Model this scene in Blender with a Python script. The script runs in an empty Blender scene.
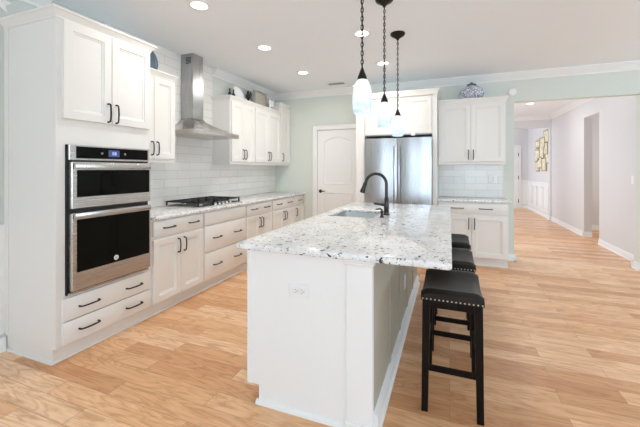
import bpy, bmesh, math, random
from mathutils import Vector
random.seed(7)
C = bpy.context.scene.collection
SC = bpy.context.scene
PI = math.pi

# ---------------------------------------------------------------- camera
cam = bpy.data.cameras.new('camera')
cam.sensor_width = 36.0
cam.lens = 333.94 / 640 * 36.0
cam.shift_y = -(213.5 - 168.92) / 640
cam.clip_start = 0.02
co = bpy.data.objects.new('camera', cam); C.objects.link(co)
co.location = (0, 0, 1.3425)
co.rotation_euler = (PI / 2, 0, 0.3705)
SC.camera = co

# ---------------------------------------------------------------- world
w = bpy.data.worlds.new('sky'); SC.world = w; w.use_nodes = True
w.node_tree.nodes['Background'].inputs[0].default_value = (0.86, 0.93, 1.0, 1)
w.node_tree.nodes['Background'].inputs[1].default_value = 2.0

# ---------------------------------------------------------------- lights
def area(name, loc, rot, sx, sy, power, col=(1, 1, 1), spread=PI):
    l = bpy.data.lights.new(name, 'AREA'); l.shape = 'RECTANGLE'; l.size = sx; l.size_y = sy
    l.energy = power; l.color = col; l.spread = spread
    o = bpy.data.objects.new(name, l); C.objects.link(o); o.location = loc; o.rotation_euler = rot
    return o
DAY2 = (0.84, 0.95, 1.06)
DAY = (0.725, 0.93, 1.12)
# daylight coming in through the windows of the rear wall and of the right wall
for x, e in ((-1.4, 56), (1.1, 72), (3.6, 96)):
    area('window_or_fill_light', (x, -3.46, 1.45), (PI / 2 + .6, 0, 0), 1.7, 1.7, e, DAY)
for y, e in ((-1.6, 40), (1.1, 38), (3.6, 80)):
    area('window_or_fill_light', (5.56, y, 1.45), (PI / 2 + .6, 0, PI / 2), 1.7, 1.7, e, DAY)
# unseen windows on the left of the hall and foyer
area('window_or_fill_light', (-1.1, 7.4, 1.5), (PI / 2 + .2, 0, -PI / 2), 1.6, 1.7, 112, DAY2)
area('window_or_fill_light', (-1.1, 11.6, 1.5), (PI / 2 + .2, 0, -PI / 2), 1.6, 1.7, 100, DAY2)
area('window_or_fill_light', (4.3, 8.0, 1.5), (PI / 2, 0, PI / 2), 1.0, 1.6, 26, (1.0, 0.97, 0.93))  # lamp added to light the side room, no window there
def can_lamp(x, y, power):
    l = bpy.data.lights.new('can_lamp', 'AREA'); l.shape = 'DISK'; l.size = 0.13; l.energy = power
    l.color = (1.0, 0.96, 0.9)
    o = bpy.data.objects.new('can_lamp', l); C.objects.link(o); o.location = (x, y, 2.715)

SC.view_settings.view_transform = 'Standard'
SC.view_settings.look = 'None'
SC.view_settings.gamma = 1
SC.view_settings.use_curve_mapping = False
SC.view_settings.exposure = -0.29
SC.cycles.use_denoising = True
SC.cycles.max_bounces = 10
SC.cycles.diffuse_bounces = 8

# ================================================================ materials
def mat(name, col, rough=0.5, metal=0.0, spec=0.5, coat=0.0):
    m = bpy.data.materials.new(name); m.use_nodes = True
    b = m.node_tree.nodes['Principled BSDF']
    b.inputs['Base Color'].default_value = (*col, 1); b.inputs['Roughness'].default_value = rough
    b.inputs['Metallic'].default_value = metal; b.inputs['Specular IOR Level'].default_value = spec
    b.inputs['Coat Weight'].default_value = coat
    return m
class NT:
    def __init__(s, m): s.t = m.node_tree; s.b = s.t.nodes['Principled BSDF']
    def n(s, typ, **kw):
        x = s.t.nodes.new(typ)
        for k, v in kw.items():
            if k in x.inputs.keys() if isinstance(k, str) else False: x.inputs[k].default_value = v
            else: setattr(x, k, v)
        return x
    def l(s, a, b): s.t.links.new(a, b)
    def coord(s, scale=(1, 1, 1), rot=(0, 0, 0), loc=(0, 0, 0), what='Object'):
        tc = s.n('ShaderNodeTexCoord'); mp = s.n('ShaderNodeMapping')
        mp.inputs['Scale'].default_value = scale; mp.inputs['Rotation'].default_value = rot; mp.inputs['Location'].default_value = loc
        s.l(tc.outputs[what], mp.inputs['Vector']); return mp.outputs['Vector']
    def ramp(s, fac, stops, interp='LINEAR'):
        r = s.n('ShaderNodeValToRGB'); r.color_ramp.interpolation = interp
        e = r.color_ramp.elements
        while len(e) < len(stops): e.new(0.5)
        for i, (p, c) in enumerate(stops):
            e[i].position = p; e[i].color = (*c, 1) if len(c) == 3 else c
        s.l(fac, r.inputs['Fac']); return r.outputs['Color']
    def noise(s, vec, scale, detail=4, rough=0.55, dist=0.0):
        n = s.n('ShaderNodeTexNoise'); n.inputs['Scale'].default_value = scale; n.inputs['Detail'].default_value = detail
        n.inputs['Roughness'].default_value = rough; n.inputs['Distortion'].default_value = dist
        s.l(vec, n.inputs['Vector']); return n.outputs['Fac']
    def mix(s, fac, a, b, mode='MIX'):
        x = s.n('ShaderNodeMix', data_type='RGBA', blend_type=mode)
        for i, v in ((0, fac), (6, a), (7, b)):
            if hasattr(v, 'is_linked') or hasattr(v, 'links'): s.l(v, x.inputs[i])
            else: x.inputs[i].default_value = v if i == 0 else (*v, 1)
        return x.outputs[2]
    def bump(s, h, strength=0.1, dist=0.01):
        b = s.n('ShaderNodeBump'); b.inputs['Strength'].default_value = strength; b.inputs['Distance'].default_value = dist
        s.l(h, b.inputs['Height']); s.l(b.outputs['Normal'], s.b.inputs['Normal'])

def paint(name, col, rough=0.6):
    m = mat(name, col, rough, spec=0.35); t = NT(m)
    v = t.coord()
    t.bump(t.noise(v, 180, 3), 0.03, 0.002)
    return m
M_cab = paint('cabinet_white', (0.80, 0.785, 0.755), 0.38)
M_trim = paint('trim_white', (0.84, 0.84, 0.83), 0.4)
M_island = paint('island_white', (0.86, 0.86, 0.855), 0.4)
M_sage = paint('sage_wall', (0.61, 0.635, 0.595))
M_green = paint('pale_green_wall', (0.665, 0.70, 0.645))
M_hall = paint('hall_wall', (0.70, 0.69, 0.70), 0.42)
M_ceil = paint('ceiling_white', (0.86, 0.91, 0.955), 0.8)
M_greige = paint('island_greige', (0.47, 0.44, 0.36), 0.5)
M_recess = paint('drawer_gap', (0.6, 0.59, 0.57), 0.6)
M_bronze = mat('dark_bronze', (0.025, 0.022, 0.02), 0.38, 0.7)
M_faucet = mat('faucet_gunmetal', (0.045, 0.041, 0.038), 0.3, 0.85)
M_black = mat('black_iron', (0.012, 0.012, 0.012), 0.45)
M_dark = mat('dark_gap', (0.01, 0.01, 0.01), 0.5)
M_glass = mat('oven_glass', (0.003, 0.003, 0.002), 0.06, spec=0.12)
M_plate = mat('white_plastic', (0.85, 0.85, 0.85), 0.35)
M_grey = mat('grey_slots', (0.2, 0.2, 0.2), 0.5)
M_china = mat('white_china', (0.85, 0.85, 0.84), 0.15)
M_blueglaze = mat('blue_glaze', (0.09, 0.14, 0.2), 0.25)
M_chrome = mat('chrome', (0.75, 0.75, 0.75), 0.15, 1.0)

def steel(name, col, axis, rough=0.26):
    m = mat(name, col, rough, 1.0); t = NT(m)
    sc = [4, 4, 4]
    for i in range(3):
        if i != axis: sc[i] = 260
    n = t.noise(t.coord(tuple(sc)), 1.0, 2)
    r = t.n('ShaderNodeMapRange'); r.inputs['To Min'].default_value = rough - .02; r.inputs['To Max'].default_value = rough + .04
    t.l(n, r.inputs['Value']); t.l(r.outputs['Result'], t.b.inputs['Roughness'])
    t.bump(n, 0.012, 0.001)
    return m
M_steelh = steel('steel_horizontal', (0.58, 0.555, 0.53), 1)
M_steelv = steel('steel_vertical', (0.45, 0.455, 0.465), 2, 0.27)
M_sink = steel('sink_steel', (0.80, 0.82, 0.83), 0, 0.32)

def leather():
    m = mat('black_leather', (0.009, 0.008, 0.0065), 0.36, spec=0.35); t = NT(m)
    t.bump(t.noise(t.coord(), 220, 3), 0.12, 0.002); return m
M_leather = leather()
def espresso():
    m = mat('espresso_wood', (0.012, 0.009, 0.008), 0.38, spec=0.12); t = NT(m)
    n = t.noise(t.coord((60, 60, 4)), 1.0, 3)
    t.l(t.ramp(n, [(0.3, (0.006, 0.004, 0.003)), (0.7, (0.013, 0.008, 0.006))]), t.b.inputs['Base Color']); return m
M_esp = espresso()

def granite():
    m = mat('white_granite', (0.8, 0.8, 0.8), 0.12, spec=0.5); t = NT(m)
    v = t.coord()
    n1 = t.noise(v, 11, 4, 0.6, 0.4)
    base = t.ramp(n1, [(0.30, (0.70, 0.695, 0.68)), (0.50, (0.82, 0.82, 0.81)), (0.62, (0.88, 0.88, 0.88))])
    n2 = t.noise(v, 38, 4, 0.62, 0.9)
    mask2 = t.ramp(n2, [(0.56, (0, 0, 0)), (0.64, (0.85, 0.85, 0.85))])
    c2 = t.mix(mask2, base, (0.46, 0.475, 0.50))
    n3 = t.noise(v, 40, 3, 0.6, 0.7)
    mask3 = t.ramp(n3, [(0.605, (0, 0, 0)), (0.635, (1, 1, 1))])
    c3 = t.mix(mask3, c2, (0.05, 0.055, 0.075))
    n4 = t.noise(v, 24, 4, 0.6, 0.6)
    mask4 = t.ramp(n4, [(0.62, (0, 0, 0)), (0.70, (0.45, 0.45, 0.45))])
    c4 = t.mix(mask4, c3, (0.60, 0.53, 0.44))
    t.l(c4, t.b.inputs['Base Color']); return m
M_granite = granite()

def tile(name, plane, bw, rh, c1, c2, cm, offset=(0, 0)):
    m = mat(name, c1, 0.16); t = NT(m)
    tc = t.n('ShaderNodeTexCoord'); sp = t.n('ShaderNodeSeparateXYZ'); cb = t.n('ShaderNodeCombineXYZ')
    t.l(tc.outputs['Object'], sp.inputs[0])
    t.l(sp.outputs['Y' if plane == 'YZ' else 'X'], cb.inputs['X']); t.l(sp.outputs['Z'], cb.inputs['Y'])
    mp = t.n('ShaderNodeMapping'); mp.inputs['Location'].default_value = (offset[0], offset[1], 0)
    t.l(cb.outputs[0], mp.inputs[0])
    b = t.n('ShaderNodeTexBrick'); b.offset = 0.5
    t.l(mp.outputs[0], b.inputs['Vector'])
    b.inputs['Color1'].default_value = (*c1, 1); b.inputs['Color2'].default_value = (*c2, 1); b.inputs['Mortar'].default_value = (*cm, 1)
    b.inputs['Scale'].default_value = 1; b.inputs['Mortar Size'].default_value = 0.0024; b.inputs['Mortar Smooth'].default_value = 0.2
    b.inputs['Brick Width'].default_value = bw; b.inputs['Row Height'].default_value = rh
    t.l(b.outputs['Color'], t.b.inputs['Base Color'])
    iv = t.n('ShaderNodeMath', operation='SUBTRACT'); iv.inputs[0].default_value = 1; t.l(b.outputs['Fac'], iv.inputs[1])
    t.bump(iv.outputs[0], 0.5, 0.003)
    return m
M_tileL = tile('subway_tile_side', 'YZ', 0.405, 0.102, (0.81, 0.795, 0.76), (0.77, 0.76, 0.725), (0.57, 0.565, 0.545), (0.1, -0.918))
M_tileB = tile('subway_tile_back', 'XZ', 0.31, 0.102, (0.77, 0.76, 0.735), (0.73, 0.725, 0.70), (0.57, 0.565, 0.545), (0.1, -0.918))

def floorwood():
    m = mat('oak_planks', (0.6, 0.4, 0.2), 0.3, spec=0.45); t = NT(m)
    v = t.coord()
    b = t.n('ShaderNodeTexBrick'); b.offset = 0.37; b.offset_frequency = 2
    t.l(v, b.inputs['Vector'])
    b.inputs['Color1'].default_value = (0, 0, 0, 1); b.inputs['Color2'].default_value = (1, 1, 1, 1); b.inputs['Mortar'].default_value = (0.5, 0.5, 0.5, 1)
    b.inputs['Scale'].default_value = 1; b.inputs['Mortar Size'].default_value = 0.0012; b.inputs['Mortar Smooth'].default_value = 0.1
    b.inputs['Brick Width'].default_value = 0.95; b.inputs['Row Height'].default_value = 0.127
    # each plank gets its own shade and its own piece of grain
    sh = t.n('ShaderNodeVectorMath', operation='MULTIPLY_ADD')
    t.l(b.outputs['Color'], sh.inputs[0]); sh.inputs[1].default_value = (7.3, 3.1, 5.7)
    st = t.n('ShaderNodeVectorMath', operation='MULTIPLY'); t.l(v, st.inputs[0]); st.inputs[1].default_value = (1.0, 6.5, 1)
    t.l(st.outputs[0], sh.inputs[2])
    g = t.noise(sh.outputs[0], 1.7, 3, 0.5, 0.9)
    wv = t.n('ShaderNodeMath', operation='MULTIPLY'); t.l(g, wv.inputs[0]); wv.inputs[1].default_value = 6.5
    fr = t.n('ShaderNodeMath', operation='PINGPONG'); t.l(wv.outputs[0], fr.inputs[0]); fr.inputs[1].default_value = 0.5
    grain = t.ramp(fr.outputs[0], [(0.0, (0.72, 0.39, 0.195)), (0.12, (0.82, 0.49, 0.265)), (0.45, (0.92, 0.59, 0.345))])
    tone = t.ramp(b.outputs['Color'], [(0.0, (0.72, 0.57, 0.48)), (0.32, (0.88, 0.80, 0.73)), (0.62, (0.99, 0.98, 0.97)), (1.0, (1.05, 1.17, 1.34))])
    c = t.mix(1.0, grain, tone, 'MULTIPLY')
    big = t.noise(sh.outputs[0], 3.2, 3, 0.55, 1.2)
    c = t.mix(t.ramp(big, [(0.52, (0, 0, 0)), (0.70, (0.55, 0.55, 0.55))]), c, (0.52, 0.255, 0.11))
    fine = t.noise(t.coord((4, 170, 1)), 1.0, 3)
    c = t.mix(t.ramp(fine, [(0.40, (0, 0, 0)), (0.8, (0.3, 0.3, 0.3))]), c, (0.60, 0.32, 0.16))
    c = t.mix(b.outputs['Fac'], c, (0.40, 0.21, 0.10))
    t.l(c, t.b.inputs['Base Color'])
    rr = t.n('ShaderNodeMapRange'); rr.inputs['To Min'].default_value = 0.24; rr.inputs['To Max'].default_value = 0.4
    t.l(g, rr.inputs['Value']); t.l(rr.outputs['Result'], t.b.inputs['Roughness'])
    t.bump(fr.outputs[0], 0.04, 0.002)
    return m
M_floor = floorwood()

def emit(name, col, strength):
    m = mat(name, tuple(.25 * c for c in col), 0.3)
    b = m.node_tree.nodes['Principled BSDF']
    b.inputs['Emission Color'].default_value = (*col, 1); b.inputs['Emission Strength'].default_value = strength
    return m
M_lens = emit('lit_lens', (1, 0.98, 0.95), 5.0)
M_display = emit('lit_display', (0.10, 0.13, 0.40), 0.45)
M_digits = emit('lit_digits', (0.5, 0.6, 1.0), 0.9)

def artglass():
    m = mat('swirled_art_glass', (0.85, 0.88, 0.9), 0.15); t = NT(m)
    v = t.coord((6, 6, 9), (0.5, 0.3, 0))
    n = t.noise(v, 1.2, 4, 0.6, 2.2)
    sp = t.n('ShaderNodeSeparateXYZ'); tc = t.n('ShaderNodeTexCoord'); t.l(tc.outputs['Object'], sp.inputs[0])
    mr = t.n('ShaderNodeMapRange'); mr.inputs['From Min'].default_value = 1.69 - 1.95; mr.inputs['From Max'].default_value = 1.83 - 1.95
    mr.inputs['To Min'].default_value = 0.3; mr.inputs['To Max'].default_value = -0.08
    t.l(sp.outputs['Z'], mr.inputs['Value'])
    ad = t.n('ShaderNodeMath', operation='ADD'); t.l(n, ad.inputs[0]); t.l(mr.outputs[0], ad.inputs[1])
    col = t.ramp(ad.outputs[0], [(0.52, (0.84, 0.87, 0.885)), (0.68, (0.74, 0.83, 0.87)), (0.82, (0.50, 0.67, 0.75)), (0.95, (0.62, 0.77, 0.83))])
    t.l(col, t.b.inputs['Base Color']); t.l(col, t.b.inputs['Emission Color']); t.b.inputs['Emission Strength'].default_value = 0.42
    return m
M_art = artglass()

def speck(name, c1, c2, scale, rough=0.7):
    m = mat(name, c1, rough); t = NT(m)
    t.l(t.ramp(t.noise(t.coord(), scale, 4, 0.6), [(0.42, c1), (0.58, c2)]), t.b.inputs['Base Color']); return m
M_woven = speck('woven_grey', (0.30, 0.27, 0.23), (0.50, 0.47, 0.41), 90)
def delft():
    m = mat('blue_white_glaze', (0.8, 0.8, 0.8), 0.15); t = NT(m)
    v = t.coord()
    n = t.noise(v, 26, 3, 0.5, 1.5)
    c = t.ramp(n, [(0.44, (0.72, 0.74, 0.75)), (0.49, (0.30, 0.34, 0.45)), (0.54, (0.035, 0.055, 0.17)), (0.63, (0.68, 0.7, 0.72))])
    t.l(c, t.b.inputs['Base Color']); return m
M_delft = delft()
M_navy = mat('navy_glaze', (0.02, 0.03, 0.09), 0.2)
M_gold = speck('aged_gold', (0.62, 0.55, 0.34), (0.88, 0.84, 0.68), 10, 0.4)
M_golddark = mat('dark_gold', (0.42, 0.33, 0.17), 0.4, 0.2)
M_window = mat('window_glass', (1, 1, 1), 0.0); M_window.node_tree.nodes['Principled BSDF'].inputs['Transmission Weight'].default_value = 1.0

# ================================================================ mesh helpers
class M:
    def __init__(s): s.bm = bmesh.new()
    def _merge(s, b):
        me = bpy.data.meshes.new('tmp'); b.to_mesh(me); b.free(); s.bm.from_mesh(me); bpy.data.meshes.remove(me); return s
    def box(s, x0, x1, y0, y1, z0, z1, bev=0.0, seg=1):
        b = bmesh.new(); bmesh.ops.create_cube(b, size=1)
        for v in b.verts:
            v.co = Vector((x0 + (v.co.x + .5) * (x1 - x0), y0 + (v.co.y + .5) * (y1 - y0), z0 + (v.co.z + .5) * (z1 - z0)))
        if bev: bmesh.ops.bevel(b, geom=b.edges[:], offset=bev, segments=seg, profile=0.5, affect='EDGES')
        return s._merge(b)
    def prism(s, pts, axis, a0, a1):
        b = bmesh.new()
        def mk(p, a):
            return {'X': (a, p[0], p[1]), 'Y': (p[0], a, p[1]), 'Z': (p[0], p[1], a)}[axis]
        A = [b.verts.new(mk(p, a0)) for p in pts]; B = [b.verts.new(mk(p, a1)) for p in pts]
        n = len(pts)
        b.faces.new(A); b.faces.new(B[::-1])
        for i in range(n): b.faces.new((A[i], B[i], B[(i + 1) % n], A[(i + 1) % n]))
        bmesh.ops.recalc_face_normals(b, faces=b.faces[:])
        return s._merge(b)
    def lathe(s, prof, c=(0, 0, 0), seg=24, axis='Z'):
        b = bmesh.new(); rings = []
        for r, h in prof:
            ring = []
            for k in range(seg):
                a = 2 * PI * k / seg; u, v = r * math.cos(a), r * math.sin(a)
                p = {'Z': (u, v, h), 'X': (h, u, v), 'Y': (u, h, v)}[axis]
                ring.append(b.verts.new((c[0] + p[0], c[1] + p[1], c[2] + p[2])))
            rings.append(ring)
        for i in range(len(rings) - 1):
            for k in range(seg):
                b.faces.new((rings[i][k], rings[i][(k + 1) % seg], rings[i + 1][(k + 1) % seg], rings[i + 1][k]))
        if prof[0][0] > 1e-6: b.faces.new(rings[0][::-1])
        if prof[-1][0] > 1e-6: b.faces.new(rings[-1])
        bmesh.ops.remove_doubles(b, verts=b.verts[:], dist=1e-6)
        bmesh.ops.recalc_face_normals(b, faces=b.faces[:])
        return s._merge(b)
    def tube(s, path, r, seg=8, closed=False):
        b = bmesh.new(); P = [Vector(p) for p in path]; n = len(P); rings = []
        R = r if isinstance(r, (list, tuple)) else [r] * n
        up = None
        for i in range(n):
            if closed: t = (P[(i + 1) % n] - P[i - 1]).normalized()
            else: t = (P[min(i + 1, n - 1)] - P[max(i - 1, 0)]).normalized()
            if up is None:
                up = Vector((0, 0, 1)) if abs(t.z) < 0.9 else Vector((1, 0, 0))
            up = (up - t * up.dot(t)).normalized(); sd = t.cross(up)
            rings.append([b.verts.new(P[i] + (up * math.cos(2 * PI * k / seg) + sd * math.sin(2 * PI * k / seg)) * R[i]) for k in range(seg)])
        for i in range(n if closed else n - 1):
            a, c = rings[i], rings[(i + 1) % n]
            for k in range(seg): b.faces.new((a[k], a[(k + 1) % seg], c[(k + 1) % seg], c[k]))
        if not closed: b.faces.new(rings[0][::-1]); b.faces.new(rings[-1])
        bmesh.ops.recalc_face_normals(b, faces=b.faces[:])
        return s._merge(b)
    def hull(s, loops, capa=True, capb=True):
        """skin through point loops with equal counts"""
        b = bmesh.new(); R = [[b.verts.new(p) for p in lp] for lp in loops]; n = len(loops[0])
        for i in range(len(R) - 1):
            for k in range(n): b.faces.new((R[i][k], R[i][(k + 1) % n], R[i + 1][(k + 1) % n], R[i + 1][k]))
        if capa: b.faces.new(R[0][::-1])
        if capb: b.faces.new(R[-1])
        bmesh.ops.recalc_face_normals(b, faces=b.faces[:])
        return s._merge(b)

def tag(o, label=None, cat=None, group=None, kind=None):
    if label: o['label'] = label
    if cat: o['category'] = cat
    if group: o['group'] = group
    if kind: o['kind'] = kind
    return o
ORG = {}
def thing(name, label, cat, loc, group=None):
    o = bpy.data.objects.new(name, None); C.objects.link(o); o.location = loc; o.empty_display_size = 0.1
    ORG[o] = Vector(loc); return tag(o, label, cat, group)
def obj(name, m, material, parent=None, angle=35, loc=None):
    """build() in world coordinates; parts keep their thing's origin"""
    me = bpy.data.meshes.new(name)
    org = ORG[parent] if parent else Vector(loc or (0, 0, 0))
    bmesh.ops.translate(m.bm, verts=m.bm.verts[:], vec=-org)
    m.bm.to_mesh(me); m.bm.free()
    me.shade_smooth(); me.set_sharp_from_angle(angle=math.radians(angle))
    me.materials.append(material)
    o = bpy.data.objects.new(name, me); C.objects.link(o); ORG[o] = org
    if parent: o.parent = parent
    else: o.location = org
    return o
def struct(name, m, material, label=None):
    o = obj(name, m, material); o['kind'] = 'structure'
    if label: o['label'] = label
    return o
def single(name, m, material, label, cat, loc, group=None):
    return tag(obj(name, m, material, loc=loc), label, cat, group)
def dup(root, loc, label):
    r = root.copy(); C.objects.link(r); r.location = loc; r['label'] = label
    for ch in list(root.children):
        c = ch.copy(); C.objects.link(c); c.parent = r
        for g in ch.children:
            d = g.copy(); C.objects.link(d); d.parent = c
    return r

# ================================================================ setting
XW, YB, ZC = -3.075, 5.57, 2.74
YR, XR, YF = -3.5, 5.6, 13.15
XH = 2.48                                           # hall right wall face
struct('floor', M().box(XW - .15, XR + .15, YR - .15, YF + .15, -0.1, 0), M_floor)
struct('ceiling', M().box(XW - .15, XR + .15, YR - .15, YF + .15, ZC, ZC + .1), M_ceil)
struct('wall_left', M().box(XW - .15, XW, YR - .15, YB + .15, 0, ZC), M_sage)
# back wall with the pantry doorway and the wide opening to the hall
DX0, DX1, DZ = -2.215, -1.455, 2.035
m = M().box(XW, DX0, YB, YB + .13, 0, ZC).box(DX1, 0.875, YB, YB + .13, 0, ZC).box(DX0, DX1, YB, YB + .13, DZ, ZC)
m.box(0.875, 2.33, YB, YB + .13, 2.325, ZC).box(2.33, XR, YB, YB + .13, 0, ZC)
struct('wall_back', m, M_green)

def wall_with_windows(axis, a0, a1, w0, w1, centres, half=.85, zb=.6, zt=2.3):
    m = M(); cur = a0
    def put(u0, u1, z0, z1):
        if axis == 'X': m.box(u0, u1, w0, w1, z0, z1)
        else: m.box(w0, w1, u0, u1, z0, z1)
    for c in centres:
        put(cur, c - half, 0, ZC); put(c - half, c + half, 0, zb); put(c - half, c + half, zt, ZC); cur = c + half
    put(cur, a1, 0, ZC); return m
WIN = 0
def window(axis, c, w0, half=.85, zb=.6, zt=2.3, depth=.1):
    global WIN; WIN += 1
    fr, gl = M(), M()
    def put(mm, u0, u1, z0, z1, d0, d1):
        if axis == 'X': mm.box(u0, u1, w0 + d0, w0 + d1, z0, z1)
        else: mm.box(w0 + d0, w0 + d1, u0, u1, z0, z1)
    t = .05
    put(fr, c - half, c + half, zb, zb + t, 0, .05); put(fr, c - half, c + half, zt - t, zt, 0, .05)
    for u in (c - half, c - t / 2, c + half - t): put(fr, u, u + t, zb + t, zt - t, 0, .05)
    put(gl, c - half + t, c + half - t, zb + t, zt - t, .02, .026)
    o = struct('window_%d' % WIN, fr, M_trim); obj('pane', gl, M_window, o)
struct('wall_rear', wall_with_windows('X', XW, XR, YR - .15, YR, (-1.4, 1.1, 3.6)), M_sage)
struct('wall_right', wall_with_windows('Y', YR, YB, XR, XR + .15, (-1.6, 1.1, 3.6)), M_sage)
for c in (-1.4, 1.1, 3.6): window('X', c, YR - .12)
for c in (-1.6, 1.1, 3.6): window('Y', c, XR + .07)

# rooms beyond the opening
m = M().box(XH, XH + .13, YB + .13, 7.335, 0, ZC).box(XH, XH + .13, 8.06, YF, 0, ZC).box(XH, XH + .13, 7.335, 8.06, 2.355, ZC)
m.box(2.33, XH, YB + .13, YB + .20, 0, ZC)
struct('wall_hall_right', m, M_hall)
struct('wall_hall_left', M().box(-1.3, -1.15, YB + .13, YF, 0, ZC), M_hall)
struct('wall_hall_end', M().box(-1.3, 5.0, YF, YF + .15, 0, ZC), M_hall)
struct('wall_hall_header', M().box(-1.15, 1.2, 10.3, 10.45, 0, ZC).box(1.2, XH, 10.3, 10.45, 2.43, ZC).box(2.44, XH, 10.3, 10.45, 0, 2.43), M_hall)
struct('wall_side_room', M().box(XH + .13, 4.5, 9.1, 9.2, 0, ZC).box(4.4, 4.5, YB + .13, 9.1, 0, ZC), M_hall)

# crown mouldings
TR = 0
def nt(m, material=None, label=None):
    global TR; TR += 1
    return struct('trim_%d' % TR, m, material or M_trim, label)
def crown_pts(s, a):           # (horizontal offset from wall * s + a, z)
    k = [(0, 0), (0, -.105), (.012, -.105), (.012, -.088), (.03, -.07), (.052, -.05), (.07, -.03), (.08, -.016), (.092, -.016), (.092, 0)]
    return [(a + s * u, ZC - .0005 + z) for u, z in k]
nt(M().prism(crown_pts(-1, YB), 'X', XW, XR))
nt(M().prism(crown_pts(1, XW), 'Y', 3.775, YB))
nt(M().prism(crown_pts(1, XW), 'Y', YR, 1.74))
nt(M().prism(crown_pts(-1, XH), 'Y', YB + .2, 10.3))
nt(M().prism(crown_pts(-1, 10.3), 'X', -1.15, XH))
nt(M().prism(crown_pts(1, YB + .13), 'X', -1.15, 2.33))
# backsplash tile
nt(M().box(XW, XW + .009, 2.225, 3.775, .915, ZC - .001), M_tileL)
nt(M().box(XW, XW + .009, 3.775, YB, .915, 1.415), M_tileL)
nt(M().box(-0.16, 0.735, YB - .009, YB, .915, 1.42), M_tileB)
# pantry door casing and door
cz = .085
m = M().box(DX0 - cz, DX0, YB - .02, YB, 0, DZ + cz, .004).box(DX1, DX1 + cz, YB - .02, YB, 0, DZ + cz, .004).box(DX0, DX1, YB - .02, YB, DZ, DZ + cz, .004)
m.box(DX0 - cz, DX0 - cz + .02, YB - .028, YB, 0, DZ + cz, .004).box(DX0 - cz, DX1 + cz, YB - .028, YB, DZ + cz - .02, DZ + cz, .004)
nt(m)
def arch_panel(m, x0, x1, z0, z1, y, rise, lip=.012):
    """raised border of a door panel with an arched top"""
    def ring(g, yy):
        a, b, c, d = x0 + g, x1 - g, z0 + g, z1 - g
        pts = [(a, yy, c), (b, yy, c)]
        for k in range(13):
            t = k / 12; x = b + (a - b) * t
            pts.append((x, yy, d - rise + rise * (1 - (2 * t - 1) ** 2) if rise else d))
        return pts
    m.hull([ring(0, y + .01), ring(.003, y - .012), ring(.014, y - .012), ring(.022, y - .001)], True, True)
DW = DX1 - DX0
dr = struct('door_1', M().box(DX0 + .002, DX1 - .002, YB + .006, YB + .045, .008, DZ - .003, .003), M_trim)
m = M(); arch_panel(m, DX0 + .115, DX1 - .115, 1.075, 1.91, YB + .006, .075); arch_panel(m, DX0 + .115, DX1 - .115, .21, .93, YB + .006, 0)
obj('panel', m, M_trim, dr)
m = M().lathe([(0, 0), (.03, 0), (.03, -.008), (.012, -.012), (.01, -.03)], (DX0 + .06, YB + .006, .945), 16, 'Y')
m.tube([(DX0 + .06, YB - .03, .945), (DX0 + .085, YB - .035, .945), (DX0 + .16, YB - .032, .948)], [.009, .009, .006], 8)
tag(obj('door_handle', m, M_bronze, dr), 'dark bronze lever handle')
m = M()
for z in (.25, 1.05, 1.83): m.box(DX1 - .012, DX1 + .012, YB - .014, YB + .004, z - .045, z + .045, .002)
obj('hinge', m, M_bronze, dr)

# baseboards
def base_x(m, x0, x1, y, s, h=.10):   # along X on a wall face at y, s = direction out of the wall
    m.prism([(y, 0), (y + s * .026, 0), (y + s * .026, .012), (y + s * .014, .022), (y + s * .014, h - .02), (y + s * .006, h), (y, h)], 'X', x0, x1)
def base_y(m, y0, y1, x, s, h=.10):
    m.prism([(x, 0), (x + s * .026, 0), (x + s * .026, .012), (x + s * .014, .022), (x + s * .014, h - .02), (x + s * .006, h), (x, h)], 'Y', y0, y1)
m = M(); base_x(m, .735, .901, YB, -1); base_y(m, YB - .026, YB + .156, .875, 1); base_x(m, 2.304, XR, YB, -1); base_y(m, YB - .026, YB + .226, 2.33, -1)
struct('baseboard_back', m, M_trim)
m = M(); base_y(m, YB + .2, 7.335, XH, -1); base_x(m, 2.304, XH, YB + .2, 1); base_y(m, 8.06, 10.3, XH, -1); base_x(m, 2.414, XH, 10.3, -1); base_y(m, 10.274, 10.476, 2.44, -1)
base_x(m, XH - .026, XH + .13, 8.06, -1); base_x(m, XH + .13, 4.4, 9.1, -1); base_x(m, XH, XH + .13, 7.335, 1)
base_y(m, 10.45, YF, XH, -1); base_x(m, -1.15, XH, YF, -1)
struct('baseboard_hall', m, M_trim)
m = M(); base_y(m, YR, 1.462, XW, 1); struct('baseboard_left', m, M_trim)
# wainscot on the left wall before the oven tower
m = M().box(XW, XW + .008, YR, 1.462, .13, .90).box(XW, XW + .03, YR, 1.462, .90, .935, .006)
nt(m)
# wainscot in the foyer
m = M().box(XH - .008, XH, 10.45, YF, .13, .93).box(XH - .03, XH, 10.45, YF, .93, .965, .006).box(2.28, XH, YF - .008, YF, .13, .93).box(2.28, XH, YF - .03, YF, .93, .965, .006)
for k in range(4):
    y0 = 10.55 + k * .65; y1 = y0 + .53
    for a in ((y0, y0 + .03, .24, .83), (y1 - .03, y1, .24, .83), (y0, y1, .24, .27), (y0, y1, .80, .83)): m.box(XH - .026, XH - .008, a[0], a[1], a[2], a[3], .004)
nt(m)
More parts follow.
